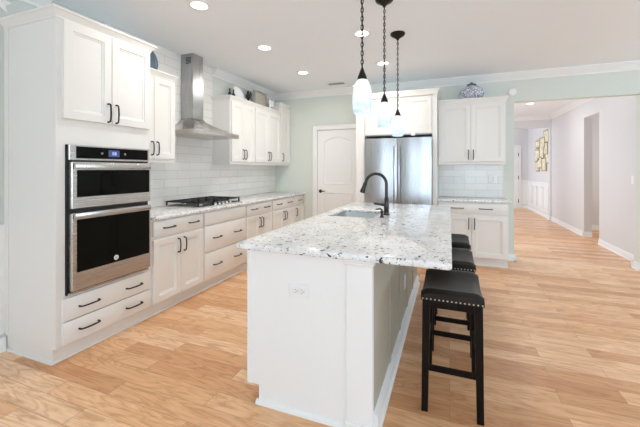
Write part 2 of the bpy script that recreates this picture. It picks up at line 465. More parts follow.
# front door of the foyer
fd = struct('door_2', M().box(1.36, 2.19, YF - .03, YF, .005, 2.06, .003), M_trim)
m = M()
for x0, x1 in ((1.46, 1.74), (1.81, 2.09)):
    for z0, z1 in ((.2, .85), (.98, 1.5), (1.6, 1.93)): arch_panel(m, x0, x1, z0, z1, YF - .03, 0)
obj('panel', m, M_trim, fd)
m = M()
for z in (.25, 1.05, 1.83): m.box(2.185, 2.205, YF - .045, YF - .02, z - .06, z + .06, .003)
obj('hinge', m, M_bronze, fd)
m = M().box(2.195, 2.275, YF - .035, YF, 0, 2.15, .004).box(1.28, 2.195, YF - .035, YF, 2.065, 2.15, .004)
nt(m)

# ================================================================ cabinet helpers
TH = .027                        # door and drawer thickness
XF = -2.468                      # front face of the doors on the left run
def FL(x0): return lambda u, v, w_: (x0 + w_, u, v)
def FB(y0): return lambda u, v, w_: (u, y0 - w_, v)
def FI(x0): return lambda u, v, w_: (x0 - w_, u, v)
def panel_door(F, u0, u1, v0, v1, th=TH, rail=.058):
    m = M()
    def R(g, w_): return [F(u0 + g, v0 + g, w_), F(u1 - g, v0 + g, w_), F(u1 - g, v1 - g, w_), F(u0 + g, v1 - g, w_)]
    loops = [R(0, 0), R(0, th - .003), R(.003, th)]
    if rail: loops += [R(rail, th), R(rail + .003, th - .008), R(rail + .014, th - .010), R(rail + .017, th - .015)]
    m.hull(loops); return m
def slab(F, u0, u1, v0, v1, th=TH):
    m = M()
    def R(g, w_): return [F(u0 + g, v0 + g, w_), F(u1 - g, v0 + g, w_), F(u1 - g, v1 - g, w_), F(u0 + g, v1 - g, w_)]
    m.hull([R(0, 0), R(0, th - .007), R(.004, th - .004), R(.007, th - .003), R(.012, th)]); return m
def pull(F, u, v, w_, vertical, L=.13):
    def Q(a, h): return F(u, v + a, w_ + h) if vertical else F(u + a, v, w_ + h)
    h = L / 2; m = M()
    m.tube([Q(-h, 0), Q(-h, .016), Q(-h * .93, .026), Q(-h * .6, .031), Q(0, .033), Q(h * .6, .031), Q(h * .93, .026), Q(h, .016), Q(h, 0)], [.0075, .006, .0058, .0058, .0062, .0058, .0058, .006, .0075], 8)
    return m
def add_door(par, F, u0, u1, v0, v1, hu, hv, L=.13, name='door'):
    d = obj(name, panel_door(F, u0, u1, v0, v1), M_cab, par)
    if hu is not None: obj('handle', pull(F, hu, hv, TH, True, L), M_bronze, d)
    return d
def add_drawer(par, F, u0, u1, v0, v1, hs, name='drawer', L=.13):
    d = obj(name, slab(F, u0, u1, v0, v1), M_cab, par)
    for hu in hs: obj('handle', pull(F, hu, (v0 + v1) / 2, TH, False, L), M_bronze, d)
    return d

# ---------------------------------------------------------------- oven tower
TY0, TY1 = 1.463, 2.222
XB = XF - TH
F = FL(XB)
t = thing('tall_oven_cabinet', 'tall white cabinet tower housing the double oven at the left', 'cabinet', (-2.78, 1.84, 0))
m = M().box(XW + .001, XB, TY0 + .012, TY1, .112, .455).box(XW + .001, XB, TY0 + .012, TY1, 1.515, 2.41)
m.box(XW + .001, XB, TY0 + .012, 1.523, .455, 1.515).box(XW + .001, XB, 2.2, TY1, .455, 1.515).box(XW + .001, XW + .02, 1.523, 2.2, .455, 1.515)
obj('body', m, M_cab, t)
sp = obj('side_panel', M().box(XW + .001, XB + .004, TY0, TY0 + .012, .112, 2.39), M_cab, t)
obj('trim_strip', M().box(XW + .001, XW + .05, TY0 - .006, TY0, .13, 2.38, .002).box(XB - .06, XB + .004, TY0 - .002, TY0, .13, 2.38, .001), M_cab, sp)
m = M().box(XW + .001, XF - .078, TY0 + .014, TY1, 0, .112)
obj('toe_kick', m, M_cab, t)
m = M().prism([(TY0 + .014, 0), (TY0 - .004, 0), (TY0, .014), (TY0 + .014, .018)], 'X', XW + .03, XF - .066)
m.prism([(XF - .078, 0), (XF - .064, 0), (XF - .068, .012), (XF - .078, .016)], 'Y', TY0 - .004, TY1)
obj('shoe_moulding', m, M_cab, t)
def cab_crown(xa, xb, y0, y1, z0, z1, left=True, right=False, pr=.05):
    """crown around the front (+X) and ends of a left-run cabinet"""
    def loop(g, z):
        return [(xa, y0 - (g if left else 0), z), (xb + g, y0 - (g if left else 0), z), (xb + g, y1 + (g if right else 0), z), (xa, y1 + (g if right else 0), z)]
    dz = z1 - z0
    return M().hull([loop(0, z0), loop(.008, z0), loop(.008, z0 + .15 * dz), loop(pr * .45, z0 + .4 * dz), loop(pr * .8, z0 + .72 * dz), loop(pr, z0 + .78 * dz), loop(pr, z1)])
obj('crown', cab_crown(XW + .001, XB + .006, TY0, TY1, 2.375, 2.438, True, True, .044), M_cab, t, 25)
add_door(t, F, 1.501, 1.849, 1.692, 2.372, 1.818, 1.775, .14); add_door(t, F, 1.853, 2.210, 1.692, 2.372, 1.884, 1.775, .14)
add_drawer(t, F, 1.501, 2.210, .285, .440, (1.672, 2.045), L=.14); add_drawer(t, F, 1.501, 2.210, .125, .277, (1.672, 2.045), L=.14)

# double oven
OY0, OY1 = 1.526, 2.197
t = thing('double_wall_oven', 'stainless double wall oven with black glass set into the white tower', 'oven', (-2.75, 1.855, .458))
obj('body', M().box(-3.0, XB - .001, OY0 + .004, OY1 - .004, .459, 1.512), M_dark, t)
obj('black_frame', M().box(XB, XB + .012, OY0, OY1, .458, 1.513), M_dark, t)
cp = obj('control_panel', M().box(XB + .012, XB + .034, OY0 + .005, OY1 - .002, 1.405, 1.513, .003), M_steelh, t)
obj('panel_glass', M().box(XB + .034, XB + .037, OY0 + .05, OY1 - .022, 1.418, 1.503, .001), M_glass, cp)
dp = obj('display', M().box(XB + .037, XB + .0376, 1.815, 1.905, 1.435, 1.488), M_display, cp)
obj('digits', M().box(XB + .0376, XB + .038, 1.846, 1.856, 1.449, 1.474).box(XB + .0376, XB + .038, 1.862, 1.880, 1.449, 1.474), M_digits, cp)
for y in (1.762, 1.955): obj('button', M().lathe([(0, .0372), (.009, .0372), (.009, .0392), (0, .0392)], (XB, y, 1.46), 14, 'X'), M_grey, cp)
def oven_door(z0, z1, gz0, gz1):
    d = obj('oven_door', M().box(XB + .012, XB + .05, OY0 + .012, OY1 - .004, z0, z1, .004), M_steelh, t)
    obj('window_glass', M().box(XB + .05, XB + .053, OY0 + .045, OY1 - .02, gz0, gz1, .001), M_glass, d)
    hz = gz1 + .026
    obj('door_handle', M().box(XB + .058, XB + .078, OY0 + .018, OY1 - .022, hz - .018, hz + .022, .004, 2).box(XB + .05, XB + .07, OY0 + .06, OY0 + .085, hz - .01, hz + .012).box(XB + .05, XB + .07, OY1 - .07, OY1 - .045, hz - .01, hz + .012), M_steelh, d)
    return d
oven_door(1.062, 1.392, 1.142, 1.335)
d = oven_door(.486, 1.030, .612, .985)
bd = obj('badge', M().lathe([(0, .053), (.019, .053), (.019, .0555), (.017, .0565), (0, .0565)], (XB, 1.866, .648), 20, 'X'), M_plate, d)
m = M().tube([(XB + .0568, 1.858, .656), (XB + .0568, 1.862, .640)], .0016, 6).tube([(XB + .0568, 1.873, .655), (XB + .0568, 1.863, .648), (XB + .0568, 1.873, .640)], .0016, 6)
obj('emblem_mark', m, M_dark, d)
obj('bottom_trim', M().box(XB + .012, XB + .03, OY0 + .004, OY1 - .004, .46, .476, .003), M_steelh, t)

# ---------------------------------------------------------------- left base run
def base_body(t, y0, y1, side=None):
    obj('body', M().box(XW + .001, XB, y0, y1, .112, .884), M_cab, t)
    obj('toe_kick', M().box(XW + .001, XF - .078, y0, y1, 0, .112).prism([(XF - .078, 0), (XF - .064, 0), (XF - .068, .012), (XF - .078, .016)], 'Y', y0, y1), M_cab, t)
G = 'white base cabinets under the left countertop'
def base_thing(y0, y1, label):
    t = thing('base_cabinet', label, 'cabinet', (-2.78, (y0 + y1) / 2, 0), G); base_body(t, y0 + .0006, y1 - .0006); return t
t = base_thing(2.2235, 2.911, 'white base cabinet with two doors beside the oven tower')
add_drawer(t, F, 2.250, 2.897, .727, .866, (2.422, 2.745)); add_door(t, F, 2.250, 2.571, .127, .700, 2.535, .60); add_door(t, F, 2.576, 2.897, .127, .700, 2.612, .60)
t = base_thing(2.911, 3.713, 'white cabinet of wide deep drawers directly under the gas cooktop')
obj('false_front', slab(F, 2.922, 3.702, .727, .866), M_cab, t)
add_drawer(t, F, 2.922, 3.702, .432, .710, (3.12, 3.51)); add_drawer(t, F, 2.922, 3.702, .127, .415, (3.12, 3.51))
t = base_thing(3.713, 4.398, 'white two-door base cabinet just right of the cooktop drawers')
add_drawer(t, F, 3.726, 4.386, .727, .866, (3.89, 4.225)); add_door(t, F, 3.726, 4.054, .127, .700, 4.022, .60); add_door(t, F, 4.058, 4.386, .127, .700, 4.090, .60)
t = base_thing(4.398, 5.165, 'white two-door base cabinet, third from the pantry end counting the narrow one second')
t['label'] = 'white two-door base cabinet adjoining the narrow single-door one in the far corner'
add_drawer(t, F, 4.410, 5.153, .727, .866, (4.60, 4.965)); add_door(t, F, 4.410, 4.779, .127, .700, 4.745, .60); add_door(t, F, 4.784, 5.153, .127, .700, 4.818, .60)
t = base_thing(5.165, 5.569, 'narrow white single-door base cabinet in the far corner near the pantry door')
add_drawer(t, F, 5.177, 5.555, .727, .866, (5.366,)); add_door(t, F, 5.177, 5.555, .127, .700, 5.215, .60)

def counter(x0, x1, y0, y1, z0, z1, hole=None, rc=(), ease=.008, rad=.02):
    b = bmesh.new()
    xs = [x0, x1] if not hole else [x0, hole[0], hole[1], x1]; ys = [y0, y1] if not hole else [y0, hole[2], hole[3], y1]
    V = [[[b.verts.new((x, y, z)) for z in (z0, z1)] for y in ys] for x in xs]
    nx, ny = len(xs) - 1, len(ys) - 1
    isin = lambda i, j: 0 <= i < nx and 0 <= j < ny and not (hole and i == 1 and j == 1)
    for i in range(nx):
        for j in range(ny):
            if not isin(i, j): continue
            for k in (0, 1): b.faces.new((V[i][j][k], V[i + 1][j][k], V[i + 1][j + 1][k], V[i][j + 1][k]))
            for di, dj, p, q in ((-1, 0, (i, j), (i, j + 1)), (1, 0, (i + 1, j), (i + 1, j + 1)), (0, -1, (i, j), (i + 1, j)), (0, 1, (i, j + 1), (i + 1, j + 1))):
                if not isin(i + di, j + dj):
                    b.faces.new((V[p[0]][p[1]][0], V[q[0]][q[1]][0], V[q[0]][q[1]][1], V[p[0]][p[1]][1]))
    bmesh.ops.recalc_face_normals(b, faces=b.faces[:])
    if rc:
        es = [e for e in b.edges if abs(e.verts[0].co.z - e.verts[1].co.z) > .01 and any(abs(e.verts[0].co.x - c[0]) < 1e-4 and abs(e.verts[0].co.y - c[1]) < 1e-4 for c in rc)]
        bmesh.ops.bevel(b, geom=es, offset=rad, segments=6, profile=.5, affect='EDGES')
    es = [e for e in b.edges if len(e.link_faces) == 2 and e.calc_face_angle(0) > 1.2 and abs(e.verts[0].co.z - e.verts[1].co.z) < 1e-4]
    bmesh.ops.bevel(b, geom=es, offset=ease, segments=3, profile=.5, affect='EDGES')
    m = M(); m._merge(b); return m
single('left_countertop', counter(XW + .0095, -2.437, 2.224, 5.5695, .8845, .916), M_granite, 'speckled white granite countertop along the left wall holding the gas cooktop', 'countertop', (-2.75, 3.9, .8845))

# ---------------------------------------------------------------- cooktop
t = thing('gas_cooktop', 'black gas cooktop with cast iron grates set in the left counter', 'cooktop', (-2.77, 3.31, .916))
CX0, CX1, CY0, CY1 = -3.025, -2.515, 2.895, 3.69
obj('steel_pan', M().box(CX0, CX1, CY0, CY1, .9162, .926, .004, 2), M_steelh, t)
obj('black_deck', M().box(CX0 + .025, CX1 - .03, CY0 + .03, CY1 - .012, .926, .930, .001), M_black, t)
for (bx, by, r) in ((-2.88, 3.06, .036), (-2.66, 3.06, .045), (-2.80, 3.312, .055), (-2.88, 3.565, .045), (-2.66, 3.565, .036)):
    bn = obj('burner', M().lathe([(0, .930), (r, .930), (r, .944), (r * .8, .948), (0, .948)], (bx, by, 0), 20), M_steelh, t)
    obj('burner_cap', M().lathe([(0, .948), (r * .75, .948), (r * .75, .954), (r * .5, .957), (0, .957)], (bx, by, 0), 20), M_black, bn)
for (a, b_) in ((2.905, 3.165), (3.17, 3.425), (3.43, 3.675)):
    m = M(); zt = .978
    xa, xb = -3.01, -2.55
    for p in ((xa, xb, a, a + .012), (xa, xb, b_ - .012, b_), (xa, xa + .012, a, b_), (xb - .012, xb, a, b_), (xa, xb, (a + b_) / 2 - .006, (a + b_) / 2 + .006), (-2.781, -2.769, a, b_), (-2.885, -2.875, a, b_), (-2.665, -2.655, a, b_)):
        m.box(p[0], p[1], p[2], p[3], zt - .014, zt, .002)
    for x in (xa, xb - .014):
        for y in (a, b_ - .014): m.box(x, x + .014, y, y + .014, .930, zt - .006)
    obj('grate', m, M_black, t)
for k in range(5):
    y = 3.17 + k * .07
    obj('knob', M().lathe([(0, .926), (.018, .926), (.017, .95), (.013, .956), (0, .956)], (-2.532, y, 0), 16), M_steelh, t)

# ---------------------------------------------------------------- left wall cabinets
XU = -2.75; XUB = XU - TH; FU = FL(XUB)
GU = 'white wall cabinets above the left counter'
def upper(y0, y1, zt, label, ends, crl=True, crr=True):
    t = thing('wall_cabinet', label, 'cabinet', (-2.92, (y0 + y1) / 2, 1.405), GU)
    obj('body', M().box(XW + .0095, XUB, y0 + .0006, y1 - .0006, 1.43, zt - .012), M_cab, t)
    obj('light_rail', M().box(XW + .0095, XUB + .006, y0 + .0006, y1 - .0006, 1.405, 1.43, .003), M_cab, t)
    obj('crown', cab_crown(XW + .0095, XUB, y0 + .0006, y1 - .0006, zt - .06, zt, crl, crr, .036), M_cab, t, 25)
    return t
t = upper(2.2235, 2.795, 2.34, 'white two-door wall cabinet between oven tower and range hood', None, False, True)
add_door(t, FU, 2.236, 2.507, 1.445, 2.268, 2.478, 1.548); add_door(t, FU, 2.511, 2.783, 1.445, 2.268, 2.541, 1.548)
t = upper(3.775, 4.368, 2.34, 'white two-door wall cabinet immediately right of the range hood', None, True, False)
add_door(t, FU, 3.790, 4.070, 1.445, 2.268, 4.042, 1.548); add_door(t, FU, 4.074, 4.354, 1.445, 2.268, 4.102, 1.548)
t = upper(4.368, 5.193, 2.34, 'white two-door wall cabinet beneath the woven tray, beside the taller corner one', None, False, False)
add_door(t, FU, 4.382, 4.777, 1.445, 2.268, 4.747, 1.548); add_door(t, FU, 4.781, 5.176, 1.445, 2.268, 4.811, 1.548)
t = upper(5.193, 5.569, 2.505, 'taller narrow white wall cabinet with one door in the far left corner', None, True, False)
add_door(t, FU, 5.208, 5.555, 1.445, 2.432, 5.245, 1.548)

# ---------------------------------------------------------------- range hood
t = thing('range_hood', 'stainless steel chimney range hood on the tiled wall over the cooktop', 'range hood', (-2.83, 3.31, 1.733))
HX = XW + .0095
m = M()
def hl(x1, y0, y1, z): return [(HX, y0, z), (x1, y0, z), (x1, y1, z), (HX, y1, z)]
HB = (-2.58, 2.925, 3.70); HT = (-2.878, 3.19, 3.372)
loops = []
for k in range(7):
    f_ = k / 6; g = 1 - (1 - f_) ** 1.5
    loops.append(hl(*[HB[i] + (HT[i] - HB[i]) * g for i in range(3)], 1.785 + (1.955 - 1.785) * f_))
m.hull(loops, True, True)
obj('canopy', m, M_steelh, t, 60)
obj('rim', M().hull([hl(HB[0] - .03, HB[1] + .03, HB[2] - .03, 1.733), hl(HB[0], HB[1], HB[2], 1.736), hl(HB[0], HB[1], HB[2], 1.785)]), M_steelh, t)
ch = obj('chimney', M().box(HX, HT[0], HT[1], HT[2], 1.955, 2.36).box(HX, HT[0] - .004, HT[1] + .003, HT[2] - .003, 2.36, ZC - .002), M_steelv, t)
m = M()
for k in range(5): m.box(-2.99, -2.91, HT[1] + .0005, HT[1] + .004, 2.62 + k * .016, 2.628 + k * .016)
obj('vent_slots', m, M_dark, ch)
for k in range(4): obj('button', M().lathe([(0, 0), (.011, 0), (.011, .004), (0, .005)], (HB[0], 3.24 + k * .045, 1.76), 12, 'X'), M_chrome, t)

# ---------------------------------------------------------------- decor on the left cabinets
ZT = 2.3402
single('decor_vase', M().lathe([(0, 0), (.045, 0), (.05, .01), (.068, .06), (.074, .10), (.070, .145), (.052, .20), (.026, .245), (.016, .262), (0, .266)], (-2.93, 2.625, ZT), 24), M_blueglaze, 'slate blue vase atop the wall cabinet beside the oven tower', 'vase', (-2.93, 2.625, ZT))
single('serving_dish', M().lathe([(0, 0), (.03, 0), (.055, .018), (.058, .022), (.052, .022), (.028, .006), (0, .006)], (-2.60, 2.03, 2.4382), 24), M_black, 'dark shallow dish barely peeking over the crown of the oven tower', 'dish', (-2.60, 2.03, 2.4382))
GD = 'dark cruets on the left wall cabinets'
pr = [(0, 0), (.020, 0), (.026, .02), (.022, .055), (.009, .075), (.008, .10), (.013, .105), (.010, .118), (0, .12)]
single('cruet_bottle', M().lathe(pr, (-2.84, 3.86, ZT), 16), M_black, 'left one of two small dark cruets beside the white plate', 'bottle', (-2.84, 3.86, ZT), GD)
single('cruet_bottle', M().lathe(pr, (-2.84, 3.945, ZT), 16), M_black, 'right one of two small dark cruets, nearer the white plate', 'bottle', (-2.84, 3.945, ZT), GD)
def plate(x, y, r, name, label, mt, lean=.35):
    b = bmesh.new(); m = M()
    m.lathe([(0, 0), (r * .6, 0), (r, .02), (r, .026), (r * .58, .008), (0, .008)], (0, 0, 0), 32, 'X')
    import mathutils
    R = mathutils.Matrix.Rotation(-lean, 4, 'Y')
    bmesh.ops.transform(m.bm, matrix=R, verts=m.bm.verts[:])
    lo = min(v.co.z for v in m.bm.verts)
    bmesh.ops.translate(m.bm, verts=m.bm.verts[:], vec=(x, y, ZT - lo)); b.free()
    return single(name, m, mt, label, 'plate', (x, y, ZT))
plate(-2.93, 4.17, .12, 'dinner_plate', 'white plate leaning behind the dark cruets on the wall cabinet', M_china)
plate(-2.96, 4.44, .075, 'dinner_plate', 'white plate partly hidden between dark rooster figurine and woven tray', M_china)
m = M().lathe([(0, 0), (.035, 0), (.03, .012), (.012, .02), (.015, .05), (.045, .085), (.04, .12), (.018, .15), (.02, .17), (.012, .185), (0, .188)], (-2.85, 4.33, ZT), 14)
m.tube([(-2.85, 4.36, ZT + .09), (-2.85, 4.395, ZT + .14), (-2.85, 4.40, ZT + .19)], [.02, .022, .006], 8)
single('bird_figurine', m, M_black, 'dark bird figurine standing between the two white plates', 'figurine', (-2.85, 4.33, ZT))
m = M().box(-2.885, -2.86, 4.5305, 4.86, ZT, ZT + .235, .01, 2)
wt = thing('woven_tray', 'square grey-brown woven tray upright on the far wall cabinets', 'tray', (-2.87, 4.69, ZT))
obj('tray_base', m, M_woven, wt)
m = M().box(-2.89, -2.84, 4.515, 4.53, ZT, ZT + .25, .004).box(-2.89, -2.84, 4.86, 4.875, ZT, ZT + .25, .004).box(-2.89, -2.84, 4.53, 4.86, ZT + .235, ZT + .25, .004)
obj('tray_rim', m, M_woven, wt)
wt = thing('picture_frame', 'small white picture frame right of the woven tray', 'frame', (-2.80, 4.93, ZT))
obj('frame', M().box(-2.81, -2.79, 4.885, 4.905, ZT, ZT + .165, .003).box(-2.81, -2.79, 4.99, 5.01, ZT + .05, ZT + .15, .003).box(-2.81, -2.79, 4.905, 4.99, ZT + .05, ZT + .07, .003).box(-2.81, -2.79, 4.905, 4.99, ZT + .13, ZT + .15, .003), M_plate, wt)
obj('card', M().box(-2.805, -2.797, 4.905, 4.99, ZT + .07, ZT + .13), M_china, wt)
single('decor_jar', M().lathe([(0, 0), (.04, 0), (.055, .03), (.055, .09), (.035, .12), (.04, .13), (0, .132)], (-2.93, 5.06, ZT), 18), M_woven, 'small grey jar behind the white picture frame', 'jar', (-2.93, 5.06, ZT))
# star on the left wall
m = M(); b = bmesh.new(); pts = []
for k in range(10):
    a = PI / 2 + k * PI / 5; r = .075 if k % 2 == 0 else .036
    pts.append(b.verts.new((XW + .004, 1.432 + r * math.cos(a), 2.565 + r * math.sin(a))))
top = b.verts.new((XW + .022, 1.432, 2.565)); bot = b.verts.new((XW + .001, 1.432, 2.565))
for k in range(10):
    b.faces.new((pts[k], pts[(k + 1) % 10], top)); b.faces.new((pts[(k + 1) % 10], pts[k], bot))
m._merge(b)
single('wall_star', m, M_plate, 'white star ornament hung on the left wall above the oven tower', 'ornament', (XW + .003, 1.432, 2.49))

# ---------------------------------------------------------------- fridge bay
YFR = 4.91
t = thing('refrigerator_surround', 'tall white fridge surround with cabinet over the stainless refrigerator', 'cabinet', (-.745, 5.2, 0))
obj('side_panel', M().box(-1.322, -1.19, YFR, YB - .029, 0, 2.39), M_cab, t); obj('side_panel', M().box(-.226, -.166, YFR, YB - .001, 0, 2.39), M_cab, t)
obj('body', M().box(-1.19, -.226, YFR + TH, YB - .001, 1.832, 2.39), M_cab, t)
FBf = FB(YFR + TH)
add_door(t, FBf, -1.183, -.712, 1.845, 2.365, None, None); add_door(t, FBf, -.706, -.232, 1.845, 2.365, None, None)
def crown_back(x0, x1, y, z0, z1, pr=.05, lft=True, rgt=True, yb=YB):
    def loop(g, z): return [(x0 - (g if lft else 0), yb - .001, z), (x0 - (g if lft else 0), y - g, z), (x1 + (g if rgt else 0), y - g, z), (x1 + (g if rgt else 0), yb - .001, z)]
    dz = z1 - z0
    return M().hull([loop(0, z0), loop(.008, z0), loop(.008, z0 + .15 * dz), loop(pr * .45, z0 + .4 * dz), loop(pr * .8, z0 + .72 * dz), loop(pr, z0 + .78 * dz), loop(pr, z1)])
obj('crown', crown_back(-1.322, -.166, YFR, 2.385, 2.46, .035), M_cab, t, 25)
t = thing('refrigerator', 'stainless french-door refrigerator in the white surround', 'refrigerator', (-.70, 5.15, 0))
RX0, RX1, RS = -1.168, -.232, -.703
obj('body', M().box(RX0 + .01, RX1 - .01, 4.885, 5.50, .03, 1.775), M_dark, t)
obj('foot_grille', M().box(RX0 + .02, RX1 - .02, 4.87, 4.90, .0, .09), M_dark, t)
for (x0, x1, hx) in ((RX0, RS - .003, RS - .032), (RS + .003, RX1, RS + .032)):
    def lp(z): 
        n = 10; P = []
        for k in range(n + 1):
            f_ = k / n; P.append((x0 + (x1 - x0) * f_, 4.845 - .022 * (1 - (2 * f_ - 1) ** 2), z))
        return P + [(x1, 4.88, z), (x0, 4.88, z)]
    d = obj('door', M().hull([lp(.70), lp(1.785)]), M_steelv, t, 50)
    m = M().tube([(hx, 4.84, .80), (hx, 4.80, .80), (hx, 4.785, .84), (hx, 4.785, 1.62), (hx, 4.80, 1.66), (hx, 4.84, 1.66)], .012, 10)
    obj('handle', m, M_steelv, d)
d = obj('freezer_drawer', M().box(RX0, RX1, 4.825, 4.88, .10, .69, .008, 2), M_steelv, t)
obj('handle', M().tube([(RX0 + .08, 4.83, .60), (RX0 + .08, 4.78, .60), (RX0 + .12, 4.77, .60), (RX1 - .12, 4.77, .60), (RX1 - .08, 4.78, .60), (RX1 - .08, 4.83, .60)], .012, 10), M_steelv, d)
obj('hinge_cover', M().box(RX0 + .02, RX0 + .1, 4.84, 4.95, 1.785, 1.80, .004).box(RX1 - .1, RX1 - .02, 4.84, 4.95, 1.785, 1.80, .004), M_dark, t)
single('door_sensor', M().box(-.515, -.455, YFR - .012, YFR - .0005, 1.815, 1.86, .004, 2), M_plate, 'tiny white sensor stuck on cabinet door above the refrigerator', 'sensor', (-.485, YFR - .006, 1.815))

# ---------------------------------------------------------------- right-hand back cabinets
YU = 5.225
t = thing('wall_cabinet', 'white two-door wall cabinet right of the refrigerator, topped by a blue ginger jar', 'cabinet', (.28, 5.4, 1.405))
obj('body', M().box(-.162, .722, YU, YB - .001, 1.43, 2.30), M_cab, t)
obj('light_rail', M().box(-.162, .722, YU - .006, YB - .0095, 1.405, 1.43, .003), M_cab, t)
obj('crown', crown_back(-.162, .722, YU, 2.285, 2.347, .036, False, True), M_cab, t, 25)
FBu = FB(YU)
add_door(t, FBu, -.150, .277, 1.447, 2.268, .247, 1.545); add_door(t, FBu, .281, .710, 1.447, 2.268, .311, 1.545)
YBF = 5.085
t = thing('base_cabinet', 'white two-door base cabinet right of the refrigerator behind the stools', 'cabinet', (.28, 5.3, 0))
obj('body', M().box(-.162, .735, YBF, YB - .001, .112, .884), M_cab, t)
obj('toe_kick', M().box(-.162, .735, YBF + .06, YB - .027, 0, .112).prism([(YBF + .06, 0), (YBF + .046, 0), (YBF + .05, .012), (YBF + .06, .016)], 'X', -.162, .735), M_cab, t)
FBb = FB(YBF)
add_drawer(t, FBb, -.150, .715, .727, .866, (.10, .46), L=.16); add_door(t, FBb, -.150, .279, .127, .700, .245, .585, .15); add_door(t, FBb, .284, .715, .127, .700, .318, .585, .15)
single('back_countertop', counter(-.165, .765, YBF - .045, YB - .0095, .8845, .916), M_granite, 'short speckled granite countertop right of the refrigerator against the back wall', 'countertop', (.3, 5.3, .8845))

# ginger jar
t = thing('ginger_jar', 'blue and white ginger jar on the cabinet right of the refrigerator', 'jar', (.30, 5.385, 2.3475))
Z = 2.3475
obj('jar_body', M().lathe([(0, 0), (.10, 0), (.125, .012), (.155, .05), (.168, .095), (.162, .135), (.135, .175), (.085, .205), (.058, .216), (0, .216)], (.30, 5.385, Z), 32), M_delft, t)
obj('jar_lid', M().lathe([(0, .2165), (.062, .2165), (.064, .232), (.055, .24), (.03, .244), (.016, .25), (.02, .258), (.012, .266), (0, .267)], (.30, 5.385, Z), 28), M_navy, t)

# outlets and switches
def outlet_y(name, x, y, z, s, label, w_=.072, h=.116, horizontal=False, rocker=False, group=None):
    """cover plate on a face at y whose outside is in direction s along Y"""
    if horizontal: w_, h = h, w_
    t = thing(name, label, 'switch' if rocker else 'outlet', (x, y + s * .001, z), group)
    ya, yb = sorted((y + s * .0006, y + s * .007))
    obj('cover_plate', M().box(x - w_ / 2, x + w_ / 2, ya, yb, z - h / 2, z + h / 2, .002), M_plate, t)
    m = M(); dk = M()
    yc, yd = sorted((y + s * .0066, y + s * .010)); ye, yf = sorted((y + s * .0096, y + s * .0106))
    for q in (-1, 1):
        cx, czz = (x + q * .02, z) if horizontal else (x, z + q * .02)
        if rocker and q > 0: continue
        if rocker: m.box(x - .016, x + .016, yc, yd, z - .033, z + .033, .002); continue
        m.box(cx - .0165, cx + .0165, yc, yd, czz - .0165, czz + .0165, .005, 2)
        if horizontal:
            dk.box(cx - .005, cx + .005, ye, yf, czz - .008, czz - .005); dk.box(cx - .005, cx + .005, ye, yf, czz + .005, czz + .008); dk.lathe([(0, 0), (.003, 0), (.003, (yf - ye)), (0, (yf - ye))], (cx + .010, ye, czz), 10, 'Y')
        else:
            dk.box(cx - .008, cx - .005, ye, yf, czz - .003, czz + .007); dk.box(cx + .005, cx + .008, ye, yf, czz - .003, czz + .007); dk.lathe([(0, 0), (.003, 0), (.003, (yf - ye)), (0, (yf - ye))], (cx, ye, czz - .008), 10, 'Y')
    sk = obj('rocker' if rocker else 'socket', m, M_plate, t)
    if not rocker: obj('slots', dk, M_grey, sk)
    else: dk.bm.free()
    return t
outlet_y('wall_outlet', .21, YB - .009, 1.19, -1, 'left white outlet on the subway tile right of the refrigerator', group='tile backsplash outlets')
outlet_y('wall_outlet', .60, YB - .009, 1.19, -1, 'right white outlet on the subway tile, nearer the opening', w_=.116, group='tile backsplash outlets')
single('smoke_detector', M().lathe([(0, 0), (.055, 0), (.055, -.02), (.045, -.032), (0, -.034)], (.852, YB - .0005, 2.462), 24, 'Y'), M_plate, 'round white detector on the green wall beside the hall opening', 'detector', (.852, YB - .0005, 2.462))
# hall switch on X face
t = thing('light_switch', 'white light switch on the hall wall at the right', 'switch', (XH, 6.16, 1.185))
obj('cover_plate', M().box(XH - .007, XH - .0006, 6.12, 6.20, 1.125, 1.245, .002), M_plate, t)
obj('rocker', M().box(XH - .011, XH - .0065, 6.142, 6.178, 1.15, 1.22, .002), M_plate, t)

# ---------------------------------------------------------------- island
IX0, IX1, IY0, IY1 = -1.145, .010, 1.605, 4.15
BX0, BX1, BY0, BY1 = -1.0976, -.361, 1.662, 4.08
t = thing('kitchen_island', 'white kitchen island base with corner pilaster and greige seating side', 'island', (-.72, 2.87, 0))
SXC = (-1.04, -.63, 2.86, 3.42)
m = M().box(BX0, BX1 - .012, BY0 + .02, BY1, .10, .60).box(BX0, BX1 - .012, BY0 + .02, SXC[2] - .03, .60, .8845).box(BX0, BX1 - .012, SXC[3] + .03, BY1, .60, .8845)
m.box(BX0, SXC[0] - .025, SXC[2] - .03, SXC[3] + .03, .60, .8845).box(SXC[1] + .025, BX1 - .012, SXC[2] - .03, SXC[3] + .03, .60, .8845)
obj('body', m, M_island, t)
obj('toe_kick', M().box(BX0 + .076, BX1 - .02, BY0 + .02, BY1 - .02, 0, .10), M_island, t)
ep = obj('end_panel', M().prism([(BX0, .103), (BX0 + .076, .103), (BX0 + .076, 0), (BX1, 0), (BX1, .8845), (BX0, .8845)], 'Y', BY0, BY0 + .02), M_island, t)
obj('edge_strip', M().box(BX0 - .001, BX0 + .022, BY0 - .004, BY0, .103, .8845, .001), M_island, ep)
obj('shoe_moulding', M().prism([(BY0, 0), (BY0 - .018, 0), (BY0 - .016, .012), (BY0 - .006, .022), (BY0, .024)], 'X', BX0 + .062, -.50), M_island, ep)
pl = obj('pilaster', M().box(-.497, BX1 + .001, BY0 - .014, BY0 + .022, 0, .862, .002), M_island, t)
obj('capital', M().box(-.507, BX1 + .010, BY0 - .024, BY0 + .03, .852, .868, .004).box(-.515, BX1 + .016, BY0 - .032, BY0 + .04, .868, .8845, .004), M_island, pl)
obj('plinth', M().box(-.503, BX1 + .004, BY0 - .024, BY0 + .022, 0, .05, .004), M_island, pl)
